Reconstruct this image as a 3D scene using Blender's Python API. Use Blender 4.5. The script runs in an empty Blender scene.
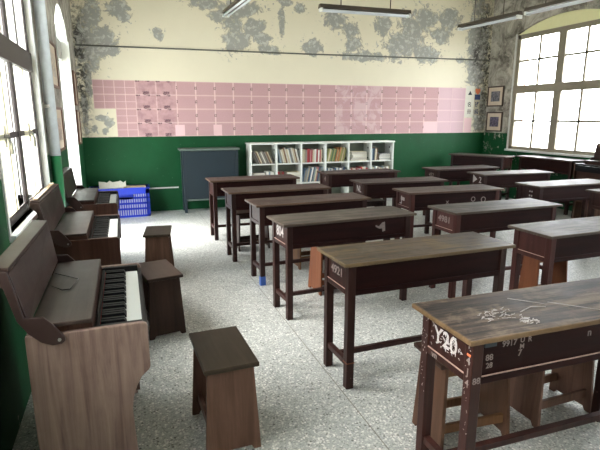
import bpy, bmesh, math, random
from mathutils import Vector, Matrix, noise as mnoise
random.seed(7)
S = bpy.context.scene
COL = S.collection
PI = math.pi

# ------------------------------------------------------------------ camera
cd = bpy.data.cameras.new('camera'); cam = bpy.data.objects.new('camera', cd); COL.objects.link(cam)
cam.location = (0, 0, 1.528)
cam.rotation_euler = (PI/2 - 0.2172, 0, -0.3403)
cd.sensor_width = 36; cd.lens = 490.3/600*36; cd.clip_start = 0.05; cd.clip_end = 200
S.camera = cam

# ------------------------------------------------------------------ world, light, exposure
W = bpy.data.worlds.new('sky'); S.world = W; W.use_nodes = True
bg = W.node_tree.nodes['Background']
bg.inputs['Color'].default_value = (0.93, 0.97, 1.0, 1); bg.inputs['Strength'].default_value = 9.0
_n = W.node_tree.nodes; _l = W.node_tree.links          # the overcast sky is more open on the right-hand side
_tc = _n.new('ShaderNodeTexCoord'); _sx = _n.new('ShaderNodeSeparateXYZ'); _l.new(_tc.outputs['Generated'], _sx.inputs[0])
_ma = _n.new('ShaderNodeMath'); _ma.operation = 'MULTIPLY_ADD'; _l.new(_sx.outputs[0], _ma.inputs[0]); _ma.inputs[1].default_value = 3.2; _ma.inputs[2].default_value = 8.8
_l.new(_ma.outputs[0], bg.inputs['Strength'])
S.view_settings.view_transform = 'Standard'; S.view_settings.look = 'None'
S.view_settings.exposure = 1.02; S.view_settings.gamma = 1.0; S.view_settings.use_curve_mapping = False

sl = bpy.data.lights.new('hazy_sun', 'SUN'); sl.energy = 12; sl.angle = math.radians(38); sl.color = (1.0, 0.97, 0.92)
so = bpy.data.objects.new('hazy_sun', sl); COL.objects.link(so); so.rotation_euler = Vector((0.7, -0.12, -0.7)).to_track_quat('-Z', 'Y').to_euler()

def portal(x, y, z, sy, sz, rot):
    l = bpy.data.lights.new('portal', 'AREA'); l.shape = 'RECTANGLE'; l.size = sz; l.size_y = sy
    l.cycles.is_portal = True
    o = bpy.data.objects.new('portal', l); COL.objects.link(o); o.location = (x, y, z); o.rotation_euler = rot
XL, XR, YB, YF, ZC = -0.60, 6.923, 8.32, -2.6, 3.95
# openings: (y0, y1, z0, spring, peak)
LOP = [(-1.75, -0.25, 0.92, 2.62, 2.9), (0.45, 1.85, 0.92, 2.62, 2.9), (2.87, 4.40, 0.92, 2.62, 2.9), (6.03, 7.36, 0.0, 2.48, 2.80)]  # first left opening is unseen, added to brighten camera-facing surfaces
ROP = [(-1.4, 0.6, 0.93, 3.0, 3.2), (2.1, 4.1, 0.93, 3.0, 3.2), (5.6, 7.62, 0.93, 3.0, 3.2)]
for (a, b, c, d, e) in LOP: portal(XL-0.27, (a+b)/2, (c+e)/2, b-a, e-c, (0, -PI/2, 0))
for (a, b, c, d, e) in ROP: portal(XR+0.27, (a+b)/2, (c+e)/2, b-a, e-c, (0, PI/2, 0))

# ------------------------------------------------------------------ materials
class NT:
    def __init__(s, name, rough=0.6, spec=0.5, metal=0.0):
        s.m = bpy.data.materials.new(name); s.m.use_nodes = True
        s.t = s.m.node_tree; s.n = s.t.nodes; s.l = s.t.links
        s.b = s.n['Principled BSDF']
        s.b.inputs['Roughness'].default_value = rough; s.b.inputs['Metallic'].default_value = metal
        s.b.inputs['Specular IOR Level'].default_value = spec
    def put(s, sock, v):
        if v is None: return
        if isinstance(v, bpy.types.NodeSocket): s.l.new(v, sock)
        elif isinstance(v, (tuple, list)) and len(v) == 3 and sock.type == 'RGBA': sock.default_value = (*v, 1)
        else: sock.default_value = v
    def coord(s, kind='Object', scale=(1, 1, 1)):
        if kind == 'World':
            g = s.n.new('ShaderNodeNewGeometry'); o = g.outputs['Position']
        else:
            c = s.n.new('ShaderNodeTexCoord'); o = c.outputs[kind]
        if scale == (1, 1, 1): return o
        mp = s.n.new('ShaderNodeVectorMath'); mp.operation = 'MULTIPLY'
        s.l.new(o, mp.inputs[0]); mp.inputs[1].default_value = scale; return mp.outputs[0]
    def noise(s, vec, scale, detail=4, rough=0.6, dist=0.0):
        n = s.n.new('ShaderNodeTexNoise'); s.l.new(vec, n.inputs['Vector'])
        n.inputs['Scale'].default_value = scale; n.inputs['Detail'].default_value = detail
        n.inputs['Roughness'].default_value = rough; n.inputs['Distortion'].default_value = dist
        return n.outputs['Fac']
    def math(s, op, a, b=None, c=None, clamp=False):
        n = s.n.new('ShaderNodeMath'); n.operation = op; n.use_clamp = clamp
        for i, v in enumerate((a, b, c)):
            if v is not None: s.put(n.inputs[i], v)
        return n.outputs[0]
    def step(s, v, e, w=0.01):
        n = s.n.new('ShaderNodeMapRange'); s.put(n.inputs['Value'], v)
        s.put(n.inputs['From Min'], e-w); s.put(n.inputs['From Max'], e+w); return n.outputs['Result']
    def mix(s, f, a, b, mode='MIX'):
        n = s.n.new('ShaderNodeMix'); n.data_type = 'RGBA'; n.blend_type = mode
        s.put(n.inputs['Factor'], f); s.put(n.inputs['A'] if False else n.inputs[6], a); s.put(n.inputs[7], b)
        return n.outputs[2]
    def sep(s, v):
        n = s.n.new('ShaderNodeSeparateXYZ'); s.l.new(v, n.inputs[0]); return n.outputs
    def comb(s, x, y, z):
        n = s.n.new('ShaderNodeCombineXYZ')
        for i, v in enumerate((x, y, z)): s.put(n.inputs[i], v)
        return n.outputs[0]
    def rnd(s):
        return s.n.new('ShaderNodeObjectInfo').outputs['Random']
    def attr(s, name):
        n = s.n.new('ShaderNodeAttribute'); n.attribute_name = name; return n.outputs['Fac']
    def bump(s, h, strength=0.3, dist=0.01):
        n = s.n.new('ShaderNodeBump'); s.l.new(h, n.inputs['Height'])
        n.inputs['Strength'].default_value = strength; n.inputs['Distance'].default_value = dist
        s.l.new(n.outputs[0], s.b.inputs['Normal'])
    def color(s, v): s.put(s.b.inputs['Base Color'], v)
    def rough(s, v): s.put(s.b.inputs['Roughness'], v)

def lin(r, g, b):
    f = lambda c: ((c/255+0.055)/1.055)**2.4 if c > 10 else c/255/12.92
    return (f(r), f(g), f(b))

WD = 0.5
def plain(name, c, rough=0.6, metal=0.0, spec=0.5, var=0.12, scale=20):
    k = NT(name, rough, spec, metal)
    v = k.noise(k.coord('World'), scale)
    k.color(k.mix(v, tuple(x*(1-var) for x in c), tuple(min(1, x*(1+var)) for x in c))); return k.m

def wood(name, c1, c2, axis='x', rough=0.5, grain=1.0, speck=None, spec=0.22, coat=0.0):
    c1 = tuple(v*WD for v in c1); c2 = tuple(v*WD for v in c2)
    k = NT(name, rough, spec)
    sc = {'x': (1.2, 18, 18), 'y': (18, 1.2, 18), 'z': (18, 18, 1.2)}[axis]
    r = k.rnd()
    co = k.coord('Object', sc)
    off = k.n.new('ShaderNodeVectorMath'); off.operation = 'ADD'; k.l.new(co, off.inputs[0])
    k.l.new(k.comb(k.math('MULTIPLY', r, 37.0), k.math('MULTIPLY', r, 17.0), 0.0), off.inputs[1])
    n1 = k.noise(off.outputs[0], 1.3*grain, 6, 0.65, 0.6)
    n2 = k.noise(k.coord('Object'), 4.0, 5, 0.7)
    f = k.math('ADD', k.math('MULTIPLY', n1, 0.75), k.math('MULTIPLY', n2, 0.25))
    f = k.step(f, 0.5, 0.14)
    c = k.mix(f, c1, c2)
    c = k.mix(k.math('MULTIPLY', r, 0.3), c, tuple(x*0.62 for x in c1))
    if speck:
        sp = k.noise(k.coord('Object'), 55, 3, 0.6)
        c = k.mix(k.math('MULTIPLY', k.step(sp, 0.735, 0.02), 0.7), c, speck)
    k.color(c); k.rough(k.math('ADD', k.math('MULTIPLY', n2, 0.25), rough-0.12))
    if coat: k.b.inputs['Coat Weight'].default_value = coat; k.b.inputs['Coat Roughness'].default_value = 0.3
    k.bump(n1, 0.12, 0.004); return k.m

def desk_top_mat(name, c1, c2, worn, edge, amt, length=1.167, width=0.388, rough=0.38, streak=1.0):
    c1, c2, worn, edge = [tuple(v*q for v in c) for c, q in ((c1, .22), (c2, .36), (worn, .5), (edge, .34))]
    k = NT(name, rough, 0.32)
    o = k.coord('Object'); x, y, z = k.sep(o)
    r = k.rnd()
    off = k.n.new('ShaderNodeVectorMath'); off.operation = 'ADD'; k.l.new(o, off.inputs[0])
    k.l.new(k.comb(k.math('MULTIPLY', r, 9.0), k.math('MULTIPLY', r, 5.0), 0.0), off.inputs[1])
    st = k.n.new('ShaderNodeVectorMath'); st.operation = 'MULTIPLY'; k.l.new(off.outputs[0], st.inputs[0]); st.inputs[1].default_value = (2.2, 30, 10)
    n1 = k.noise(st.outputs[0], 1.1, 7, 0.7, 0.5)
    n2 = k.noise(off.outputs[0], 5.0, 6, 0.72, 0.4)
    n3 = k.noise(off.outputs[0], 26, 4, 0.7)
    c = k.mix(k.step(n1, 0.5, 0.09), c1, c2)
    c = k.mix(k.math('MULTIPLY', k.step(k.math('ADD', k.math('MULTIPLY', n2, 0.6), k.math('MULTIPLY', n1, 0.4)), 0.55, 0.05), amt), c, worn)
    dx = k.math('MINIMUM', k.math('ADD', x, 0.0), k.math('SUBTRACT', length, x))
    dy = k.math('MINIMUM', k.math('ADD', y, 0.0), k.math('SUBTRACT', width, y))
    d = k.math('MINIMUM', dx, dy)
    e = k.math('SUBTRACT', k.math('MULTIPLY', n3, 0.022), d)
    c = k.mix(k.math('MULTIPLY', k.step(e, 0.004, 0.006), 0.65), c, edge)
    k.color(c)
    k.rough(k.math('ADD', k.math('MULTIPLY', n2, 0.5), rough-0.18))
    k.bump(n1, 0.25, 0.004); return k.m

M = {}
M['desk_wood'] = wood('dark red-brown desk wood', lin(40, 17, 15), lin(62, 28, 25), 'x', 0.5, spec=0.10)
M['desk_leg'] = wood('dark desk leg wood', lin(50, 27, 24), lin(84, 50, 43), 'z', 0.42, speck=lin(150, 120, 110))
M['desk_red'] = wood('reddish desk wood', lin(76, 38, 34), lin(108, 62, 56), 'z', 0.45, speck=lin(170, 140, 130))
M['top_brown'] = desk_top_mat('brown desk top', lin(84, 60, 52), lin(116, 90, 80), lin(134, 112, 102), lin(150, 116, 92), 0.5)
M['top_grey'] = desk_top_mat('grey-brown desk top', lin(88, 76, 68), lin(124, 112, 100), lin(150, 142, 128), lin(130, 108, 90), 0.5, rough=0.5)
M['top_yellow'] = desk_top_mat('yellowed worn desk top', lin(84, 68, 52), lin(118, 98, 74), lin(168, 142, 98), lin(178, 150, 110), 0.55)
M['top_worn'] = desk_top_mat('heavily worn desk top', lin(44, 30, 24), lin(108, 84, 68), lin(150, 132, 112), lin(190, 150, 100), 0.9, rough=0.5)
M['top_dark'] = desk_top_mat('dark desk top', lin(70, 56, 50), lin(98, 82, 74), lin(118, 104, 96), lin(120, 90, 76), 0.4)
M['stool_red'] = wood('red-brown stool wood', lin(112, 80, 66), lin(156, 118, 100), 'z', 0.45)
M['stool_dark'] = wood('dark brown stool wood', lin(52, 35, 28), lin(84, 58, 46), 'z', 0.42)
M['stool_tan'] = wood('bare tan stool wood', lin(120, 82, 56), lin(160, 118, 82), 'z', 0.55)
M['stool_brown'] = wood('mid brown stool wood', lin(96, 66, 50), lin(130, 94, 72), 'z', 0.5)
M['stool_orange'] = wood('orange-brown stool wood', lin(140, 82, 52), lin(172, 108, 72), 'z', 0.5)
M['stool_seat'] = wood('olive-brown stool seat', lin(66, 54, 42), lin(92, 78, 62), 'x', 0.45)
M['organ_side'] = wood('walnut grain organ panel', lin(138, 112, 103), lin(198, 170, 158), 'z', 0.5, grain=1.3)
M['organ_dark'] = wood('dark brown organ panel', lin(72, 48, 40), lin(112, 80, 68), 'z', 0.35)
M['organ_deck'] = wood('grey-brown organ deck', lin(58, 46, 42), lin(90, 74, 68), 'y', 0.38)
M['organ_lid'] = wood('brown organ lid', lin(54, 38, 33), lin(84, 62, 55), 'y', 0.38)
M['organ_cheek'] = plain('brown moulded plastic', lin(50, 36, 34), 0.35, spec=0.3)
M['ivory'] = plain('white key plastic', lin(226, 230, 228), 0.25, var=0.03)
M['black_key'] = plain('black key plastic', lin(7, 7, 9), 0.5, spec=0.15, var=0.05)
M['black'] = plain('black paint', lin(12, 11, 13), 0.5, spec=0.2)
M['red_felt'] = plain('red felt', lin(120, 30, 30), 0.9)
M['metal'] = plain('dull steel', lin(150, 150, 148), 0.35, 0.9)
M['wire'] = plain('dark wire', lin(34, 31, 30), 0.4, 0.7)
M['chalk'] = plain('white chalk', lin(176, 170, 168), 0.9, var=0.45, scale=90)
M['chalk_dim'] = plain('faded white paint', lin(128, 116, 112), 0.9, var=0.4, scale=90)
M['orange'] = plain('orange chalk', lin(205, 110, 70), 0.9)
M['bare_edge'] = plain('rubbed pale wood edge', lin(170, 140, 130), 0.6, scale=60, var=0.35)
M['blue_paint'] = plain('blue tape', lin(46, 84, 160), 0.5)
M['white_paint'] = plain('white melamine', lin(222, 226, 220), 0.45, var=0.05)
M['shelf_back'] = plain('shelf back board', lin(120, 128, 116), 0.7)
M['cabinet'] = plain('blue-grey cabinet paint', lin(26, 40, 48), 0.42, var=0.1, scale=5)
M['cab_top'] = plain('worn green-grey edge', lin(84, 98, 90), 0.6, var=0.35, scale=40)
M['crate'] = plain('blue crate plastic', lin(20, 48, 170), 0.4, var=0.06)
M['crate_in'] = plain('dark blue crate shadow plastic', lin(24, 50, 150), 0.5)
M['paper'] = plain('off-white paper', lin(214, 212, 200), 0.8)
M['cardboard'] = plain('tan cardboard', lin(176, 156, 130), 0.8)
M['frame_green'] = plain('olive-brown window paint', lin(138, 130, 112), 0.5, var=0.15, scale=8)
M['frame_dark'] = plain('dark brown window paint', lin(50, 42, 39), 0.5, var=0.15)
M['frame_cream'] = plain('cream window stile paint', lin(226, 222, 204), 0.6)
M['white_trim'] = plain('chipped white paint', lin(205, 208, 204), 0.6, var=0.2, scale=30)
M['lamp_body'] = plain('dark olive lamp housing', lin(70, 60, 48), 0.45)
M['lamp_tube'] = plain('white glass tube', lin(214, 220, 226), 0.2, var=0.02)
M['pic_frame'] = plain('dark brown picture frame', lin(62, 44, 34), 0.45)
M['pic_frame_red'] = plain('reddish picture frame', lin(96, 62, 46), 0.45)
M['mat'] = plain('cream picture mat', lin(206, 192, 172), 0.8)
M['brick'] = None
M['ink'] = plain('dark ink', lin(58, 60, 66), 0.9)
M['ink_blue'] = plain('blue-black ink', lin(44, 56, 92), 0.9)
M['blind'] = plain('cream blind fabric', lin(236, 234, 186), 0.8, var=0.04)

k = NT('thin window glass', 0.05)
tr = k.n.new('ShaderNodeBsdfTransparent'); gl = k.n.new('ShaderNodeBsdfGlossy'); gl.inputs['Roughness'].default_value = 0.03
mx = k.n.new('ShaderNodeMixShader'); mx.inputs[0].default_value = 0.06
k.l.new(tr.outputs[0], mx.inputs[1]); k.l.new(gl.outputs[0], mx.inputs[2]); k.l.new(mx.outputs[0], k.n['Material Output'].inputs[0])
M['glass'] = k.m

k = NT('frosted cream panel', 0.9, 0.0)
tl = k.n.new('ShaderNodeBsdfTranslucent'); tl.inputs['Color'].default_value = (0.78, 0.76, 0.64, 1)
mx = k.n.new('ShaderNodeMixShader'); mx.inputs[0].default_value = 0.35; k.b.inputs['Base Color'].default_value = (0.7, 0.68, 0.58, 1)
k.l.new(tl.outputs[0], mx.inputs[1]); k.l.new(k.b.outputs[0], mx.inputs[2]); k.l.new(mx.outputs[0], k.n['Material Output'].inputs[0])
M['frosted'] = k.m

# photo print behind picture glass: mottled dark blocks
def photo_mat(name, c, seed):
    k = NT(name, 0.3); o = k.coord('Object')
    n = k.noise(o, 30+seed, 3, 0.6)
    k.color(k.mix(k.step(n, 0.5, 0.05), c, tuple(x*0.35 for x in c))); return k.m
M['photo_a'] = photo_mat('grey photo print', lin(120, 122, 134), 1)
M['photo_b'] = photo_mat('violet photo print', lin(112, 104, 128), 9)
M['photo_c'] = photo_mat('tan photo print', lin(186, 166, 146), 4)

# pink sheet
def pink_mat(name, kind):
    k = NT(name, 0.75); x, y, z = k.sep(k.coord('Object'))
    fr = lambda v, n: k.math('FRACT', k.math('MULTIPLY', v, n))
    c = lin(216, 178, 180)
    base = k.mix(k.noise(k.coord('World'), 2.0, 3), lin(208, 172, 174), lin(192, 158, 158))
    # printed table cells
    gx = k.math('LESS_THAN', fr(x, 1/0.0142), 0.16); gz = k.math('LESS_THAN', fr(z, 1/0.0105), 0.2)
    line = k.math('MAXIMUM', gx, gz)
    inside = k.math('MULTIPLY', k.math('MULTIPLY', k.step(x, 0.010, 0.001), k.step(k.math('SUBTRACT', 0.299, x), 0.0, 0.001)),
                    k.math('MULTIPLY', k.step(z, 0.012, 0.001), k.step(k.math('SUBTRACT', 0.204, z), 0.0, 0.001)))
    tint = k.math('MULTIPLY', inside, k.math('ADD', k.math('MULTIPLY', line, 0.4), 0.3))
    col = k.mix(tint, base, lin(158, 118, 122))
    if kind == 'split':
        v = k.math('LESS_THAN', k.math('ABSOLUTE', k.math('SUBTRACT', x, 0.154)), 0.004)
        h = k.math('LESS_THAN', k.math('ABSOLUTE', k.math('SUBTRACT', z, 0.108)), 0.003)
        col = k.mix(k.math('MULTIPLY', k.math('MAXIMUM', v, h), 0.8), col, lin(226, 196, 196))
    if kind in ('mark', 'faded'):
        bd = k.math('MULTIPLY', k.math('GREATER_THAN', k.math('ABSOLUTE', k.math('SUBTRACT', x, 0.1545)), 0.1425), k.step(k.noise(k.coord('World'), 14, 3), 0.42, 0.1))
        col = k.mix(k.math('MULTIPLY', bd, 0.55), col, lin(226, 196, 196))
        mk = k.math('MULTIPLY', k.math('GREATER_THAN', k.math('ABSOLUTE', k.math('SUBTRACT', x, 0.1545)), 0.137),
                    k.math('LESS_THAN', k.math('ABSOLUTE', k.math('SUBTRACT', z, 0.115)), 0.024))
        nn = k.step(k.noise(k.coord('Object'), 120, 2), 0.47, 0.04)
        col = k.mix(k.math('MULTIPLY', mk, nn), col, lin(84, 58, 62))
    if kind == 'busy':
        a = k.math('MULTIPLY', k.math('GREATER_THAN', z, 0.196), k.math('LESS_THAN', fr(x, 6.5), 0.4))
        b = k.math('MULTIPLY', k.math('LESS_THAN', z, 0.055), k.math('LESS_THAN', k.math('ABSOLUTE', k.math('SUBTRACT', x, 0.155)), 0.05))
        nn = k.step(k.noise(k.coord('Object'), 90, 2), 0.47, 0.04)
        bl = k.step(k.noise(k.coord('World', (3, 3, 3)), 3.0, 5), 0.52, 0.1)
        col = k.mix(k.math('MULTIPLY', bl, 0.45), col, lin(136, 98, 106))
        col = k.mix(k.math('MULTIPLY', k.math('MAXIMUM', a, b), nn), col, lin(90, 60, 72))
    if kind == 'faded':
        fd = k.step(k.noise(k.coord('World'), 5.0, 6, 0.65, 0.8), 0.53, 0.05)
        col = k.mix(k.math('MULTIPLY', fd, 0.5), col, lin(212, 188, 192))
    if kind == 'pale': col = k.mix(0.35, col, lin(226, 204, 216))
    if kind == 'blank': col = k.mix(0.85, col, lin(226, 192, 196))
    k.color(col); return k.m
for kd in ('split', 'mark', 'busy', 'faded', 'pale', 'blank'): M['pink_'+kd] = pink_mat('pink printed sheet '+kd, kd)

BORDER = 1.219
GREEN1, GREEN2 = lin(5, 56, 27), lin(8, 80, 42)
def wall_mat(name, mode):
    k = NT(name, 0.55, 0.25)
    P = k.coord('World'); x, y, z = k.sep(P)
    pl = k.mix(k.step(k.noise(P, 3.2, 8, 0.72, 0.6), 0.5, 0.12), lin(92, 88, 80), lin(186, 182, 170))
    pl = k.mix(k.math('MULTIPLY', k.step(k.noise(P, 9, 6, 0.7, 1.0), 0.60, 0.03), 0.55), pl, lin(190, 186, 172))
    pl = k.mix(k.math('MULTIPLY', k.step(k.noise(P, 5, 7, 0.75, 1.5), 0.63, 0.03), 0.6), pl, lin(74, 70, 64))
    cream = k.mix(k.noise(P, 1.2, 3), lin(226, 219, 196), lin(214, 208, 186))
    green = k.mix(k.noise(P, 3.0, 5), GREEN1, GREEN2)
    green = k.mix(k.math('MULTIPLY', k.step(k.noise(P, 30, 3, 0.6), 0.74, 0.02), 0.5), green, lin(120, 150, 130))
    nz = k.noise(P, 7.0, 7, 0.68, 0.7)
    if mode == 'back':
        f = k.math('ADD', k.attr('peel'), k.math('MULTIPLY', k.math('SUBTRACT', nz, 0.5), 1.5))
        n2 = k.noise(P, 17.0, 5, 0.6, 0.4)
        fl = k.math('MULTIPLY', k.step(n2, 0.635, 0.01), k.step(k.attr('peel'), 0.12, 0.1))
        keep = k.math('SUBTRACT', 1.0, k.step(k.noise(P, 13.0, 5, 0.65, 0.8), 0.62, 0.01))
        peel = k.math('MULTIPLY', k.math('MAXIMUM', k.step(f, 0.52, 0.015), fl), keep)
        rim = k.math('MULTIPLY', k.step(f, 0.46, 0.015), k.math('SUBTRACT', 1.0, peel))
        up = k.mix(peel, cream, k.mix(k.step(k.noise(P, 12, 5, 0.7), 0.56, 0.04), lin(156, 156, 150), lin(188, 188, 180)))
        up = k.mix(k.math('MULTIPLY', k.attr('dirt'), k.step(k.noise(P, 11, 6, 0.75, 1.0), 0.5, 0.05)), up, lin(70, 68, 64))
        up = k.mix(k.math('MULTIPLY', rim, 0.5), up, lin(120, 116, 100))
        lo = green
    else:
        f = k.math('ADD', 0.0, nz)
        up = k.mix(k.math('MULTIPLY', k.step(f, 0.66, 0.015), 0.8), pl, lin(200, 194, 170))
        gp = k.step(k.math('ADD', k.noise(P, 4.5, 7, 0.7, 0.8), k.math('MULTIPLY', k.attr('peel'), 0.10)), 0.66, 0.012)
        lo = k.mix(gp, green, pl)
    zb = k.math('ADD', z, k.math('MULTIPLY', k.math('SUBTRACT', nz, 0.5), 0.012))
    c = k.mix(k.step(zb, BORDER, 0.004), lo, up)
    if mode == 'side':      # window and door reveals carry white distemper
        g = k.n.new('ShaderNodeNewGeometry'); a_, b_, c_ = k.sep(g.outputs['Normal'])
        c = k.mix(k.math('GREATER_THAN', k.math('ABSOLUTE', b_), 0.5), c, k.mix(k.noise(P, 8, 5), lin(190, 190, 182), lin(222, 222, 214)))
    k.color(c)
    k.rough(k.math('SUBTRACT', 0.75, k.math('MULTIPLY', k.step(z, BORDER, 0.01), -0.1)) if False else 0.6)
    k.bump(nz, 0.25, 0.01); return k.m
M['wall_back'] = wall_mat('peeling cream and green wall', 'back')
M['wall_side'] = wall_mat('bare plaster and green wall', 'side')
M['wall_front'] = plain('cream wall', lin(216, 210, 186), 0.8, var=0.05, scale=2)
M['ceiling'] = plain('white ceiling', lin(216, 214, 204), 0.85, var=0.05, scale=3)
M['reveal'] = plain('weathered white plaster', lin(170, 170, 162), 0.7, var=0.35, scale=9)

# terrazzo
k = NT('terrazzo floor', 0.34, 0.5); P = k.coord('World'); x, y, z = k.sep(P)
base = k.mix(k.noise(P, 1.1, 5), lin(151, 155, 153), lin(170, 173, 170))
vo = k.n.new('ShaderNodeTexVoronoi'); k.l.new(P, vo.inputs['Vector']); vo.inputs['Scale'].default_value = 62
vr, vg, vb = k.sep(vo.outputs['Color'])
near = k.math('SUBTRACT', 1.0, k.step(vo.outputs['Distance'], 0.40, 0.05))
c = k.mix(k.math('MULTIPLY', k.step(vr, 0.72, 0.02), near), base, lin(222, 221, 216))
c = k.mix(k.math('MULTIPLY', k.math('SUBTRACT', 1.0, k.step(vr, 0.10, 0.01)), near), c, lin(84, 84, 81))
vo2 = k.n.new('ShaderNodeTexVoronoi'); k.l.new(P, vo2.inputs['Vector']); vo2.inputs['Scale'].default_value = 130
r2, g2, b2 = k.sep(vo2.outputs['Color'])
c = k.mix(k.math('MULTIPLY', k.step(r2, 0.8, 0.02), 0.6), c, lin(214, 214, 208))
c = k.mix(k.math('MULTIPLY', k.math('SUBTRACT', 1.0, k.step(r2, 0.16, 0.02)), 0.5), c, lin(98, 98, 95))
c = k.mix(k.math('MULTIPLY', k.step(k.noise(P, 2.3, 6, 0.7), 0.58, 0.12), 0.22), c, lin(104, 102, 96))
fx = k.math('ABSOLUTE', k.math('SUBTRACT', k.math('FRACT', k.math('ADD', k.math('DIVIDE', x, 1.98), 0.96)), 0.5))
seam = k.math('LESS_THAN', fx, 0.0016)
c = k.mix(k.math('MULTIPLY', seam, 0.75), c, lin(96, 88, 76))
k.color(c); k.rough(k.math('ADD', 0.26, k.math('MULTIPLY', k.noise(P, 6, 5), 0.22))); M['floor'] = k.m

k = NT('red brick', 0.8); P = k.coord('World'); x, y, z = k.sep(P)
br = k.n.new('ShaderNodeTexBrick'); k.l.new(k.comb(k.math('ADD', x, y), z, 0.0), br.inputs['Vector'])
br.inputs['Color1'].default_value = (*lin(190, 120, 108), 1); br.inputs['Color2'].default_value = (*lin(200, 128, 112), 1)
br.inputs['Mortar'].default_value = (*lin(214, 206, 198), 1); br.inputs['Scale'].default_value = 4.0
k.color(br.outputs['Color']); M['brick'] = k.m
M['yard'] = plain('pale concrete yard', lin(190, 190, 184), 0.85, var=0.1, scale=2)

# ------------------------------------------------------------------ mesh helpers
class MB:
    """collects solids into one mesh"""
    def __init__(s): s.v = []; s.f = []; s.mi = []; s.sm = []
    def add(s, vs, fs, mi=0, smooth=False, mat=None):
        b = len(s.v)
        for p in vs:
            p = Vector(p)
            if mat is not None: p = mat @ p
            s.v.append(p)
        for f in fs: s.f.append([b+i for i in f]); s.mi.append(mi); s.sm.append(smooth)
        return s
    def box(s, x0, x1, y0, y1, z0, z1, mi=0, mat=None):
        vs = [(x0,y0,z0),(x1,y0,z0),(x1,y1,z0),(x0,y1,z0),(x0,y0,z1),(x1,y0,z1),(x1,y1,z1),(x0,y1,z1)]
        return s.add(vs, [(3,2,1,0),(4,5,6,7),(0,1,5,4),(1,2,6,5),(2,3,7,6),(3,0,4,7)], mi, False, mat)
    def hexa(s, vs, mi=0, mat=None):
        return s.add(vs, [(3,2,1,0),(4,5,6,7),(0,1,5,4),(1,2,6,5),(2,3,7,6),(3,0,4,7)], mi, False, mat)
    def prism(s, pts, a0, a1, plane='xz', mi=0, mat=None):
        # pts: outline in the plane, extruded along the remaining axis
        n = len(pts)
        def P(p, a):
            return {'xz': (p[0], a, p[1]), 'yz': (a, p[0], p[1]), 'xy': (p[0], p[1], a)}[plane]
        vs = [P(p, a0) for p in pts] + [P(p, a1) for p in pts]
        fs = [tuple(range(n-1, -1, -1)), tuple(range(n, 2*n))] + [(i, (i+1) % n, n+(i+1) % n, n+i) for i in range(n)]
        return s.add(vs, fs, mi, False, mat)
    def tube(s, path, r, seg=8, mi=0, caps=True, mat=None):
        path = [Vector(p) for p in path]; rings = []
        up = Vector((0, 0, 1))
        vs = []; fs = []
        for i, p in enumerate(path):
            t = (path[min(i+1, len(path)-1)] - path[max(i-1, 0)]).normalized()
            a = t.cross(up)
            if a.length < 1e-3: a = t.cross(Vector((1, 0, 0)))
            a.normalize(); b = t.cross(a).normalized()
            for j in range(seg):
                w = 2*PI*j/seg; vs.append(p + (a*math.cos(w)+b*math.sin(w))*r)
        for i in range(len(path)-1):
            for j in range(seg):
                fs.append((i*seg+j, i*seg+(j+1) % seg, (i+1)*seg+(j+1) % seg, (i+1)*seg+j))
        s.add(vs, fs, mi, True, mat)
        if caps:
            b = len(s.v)-len(vs)
            s.f.append([b+j for j in range(seg)][::-1]); s.mi.append(mi); s.sm.append(False)
            e = b+(len(path)-1)*seg
            s.f.append([e+j for j in range(seg)]); s.mi.append(mi); s.sm.append(False)
        return s
    def build(s, name, mats, parent=None, bevel=0.0, loc=None):
        me = bpy.data.meshes.new(name); me.from_pydata([tuple(v) for v in s.v], [], s.f)
        if not isinstance(mats, (list, tuple)): mats = [mats]
        for m in mats: me.materials.append(m)
        for p, mi, sm in zip(me.polygons, s.mi, s.sm): p.material_index = mi; p.use_smooth = sm
        bm = bmesh.new(); bm.from_mesh(me); bmesh.ops.recalc_face_normals(bm, faces=bm.faces); bm.to_mesh(me); bm.free()
        o = bpy.data.objects.new(name, me); COL.objects.link(o)
        if parent: o.parent = parent
        if loc: o.location = loc
        if bevel:
            b = o.modifiers.new('bevel', 'BEVEL'); b.width = bevel; b.segments = 2; b.limit_method = 'ANGLE'; b.angle_limit = 0.7
        return o

def tag(o, label=None, cat=None, group=None, kind=None):
    if label: o['label'] = label
    if cat: o['category'] = cat
    if group: o['group'] = group
    if kind: o['kind'] = kind
    return o
def empty(name, loc=(0,0,0), rz=0.0, label=None, cat=None, group=None, kind=None, scale=None):
    o = bpy.data.objects.new(name, None); COL.objects.link(o); o.empty_display_size = 0.1
    o.location = loc; o.rotation_euler = (0, 0, rz)
    if scale: o.scale = scale
    return tag(o, label, cat, group, kind)
def kids(o): return [c for c in COL.objects if c.parent == o]
KID = {}
def copy_tree(o, parent=None):
    c = o.copy(); COL.objects.link(c); c.parent = parent
    for ch in KID.get(o.name, []): copy_tree(ch, c)
    return c
def index_kids():
    KID.clear()
    for c in COL.objects:
        if c.parent: KID.setdefault(c.parent.name, []).append(c)
    return KID

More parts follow.
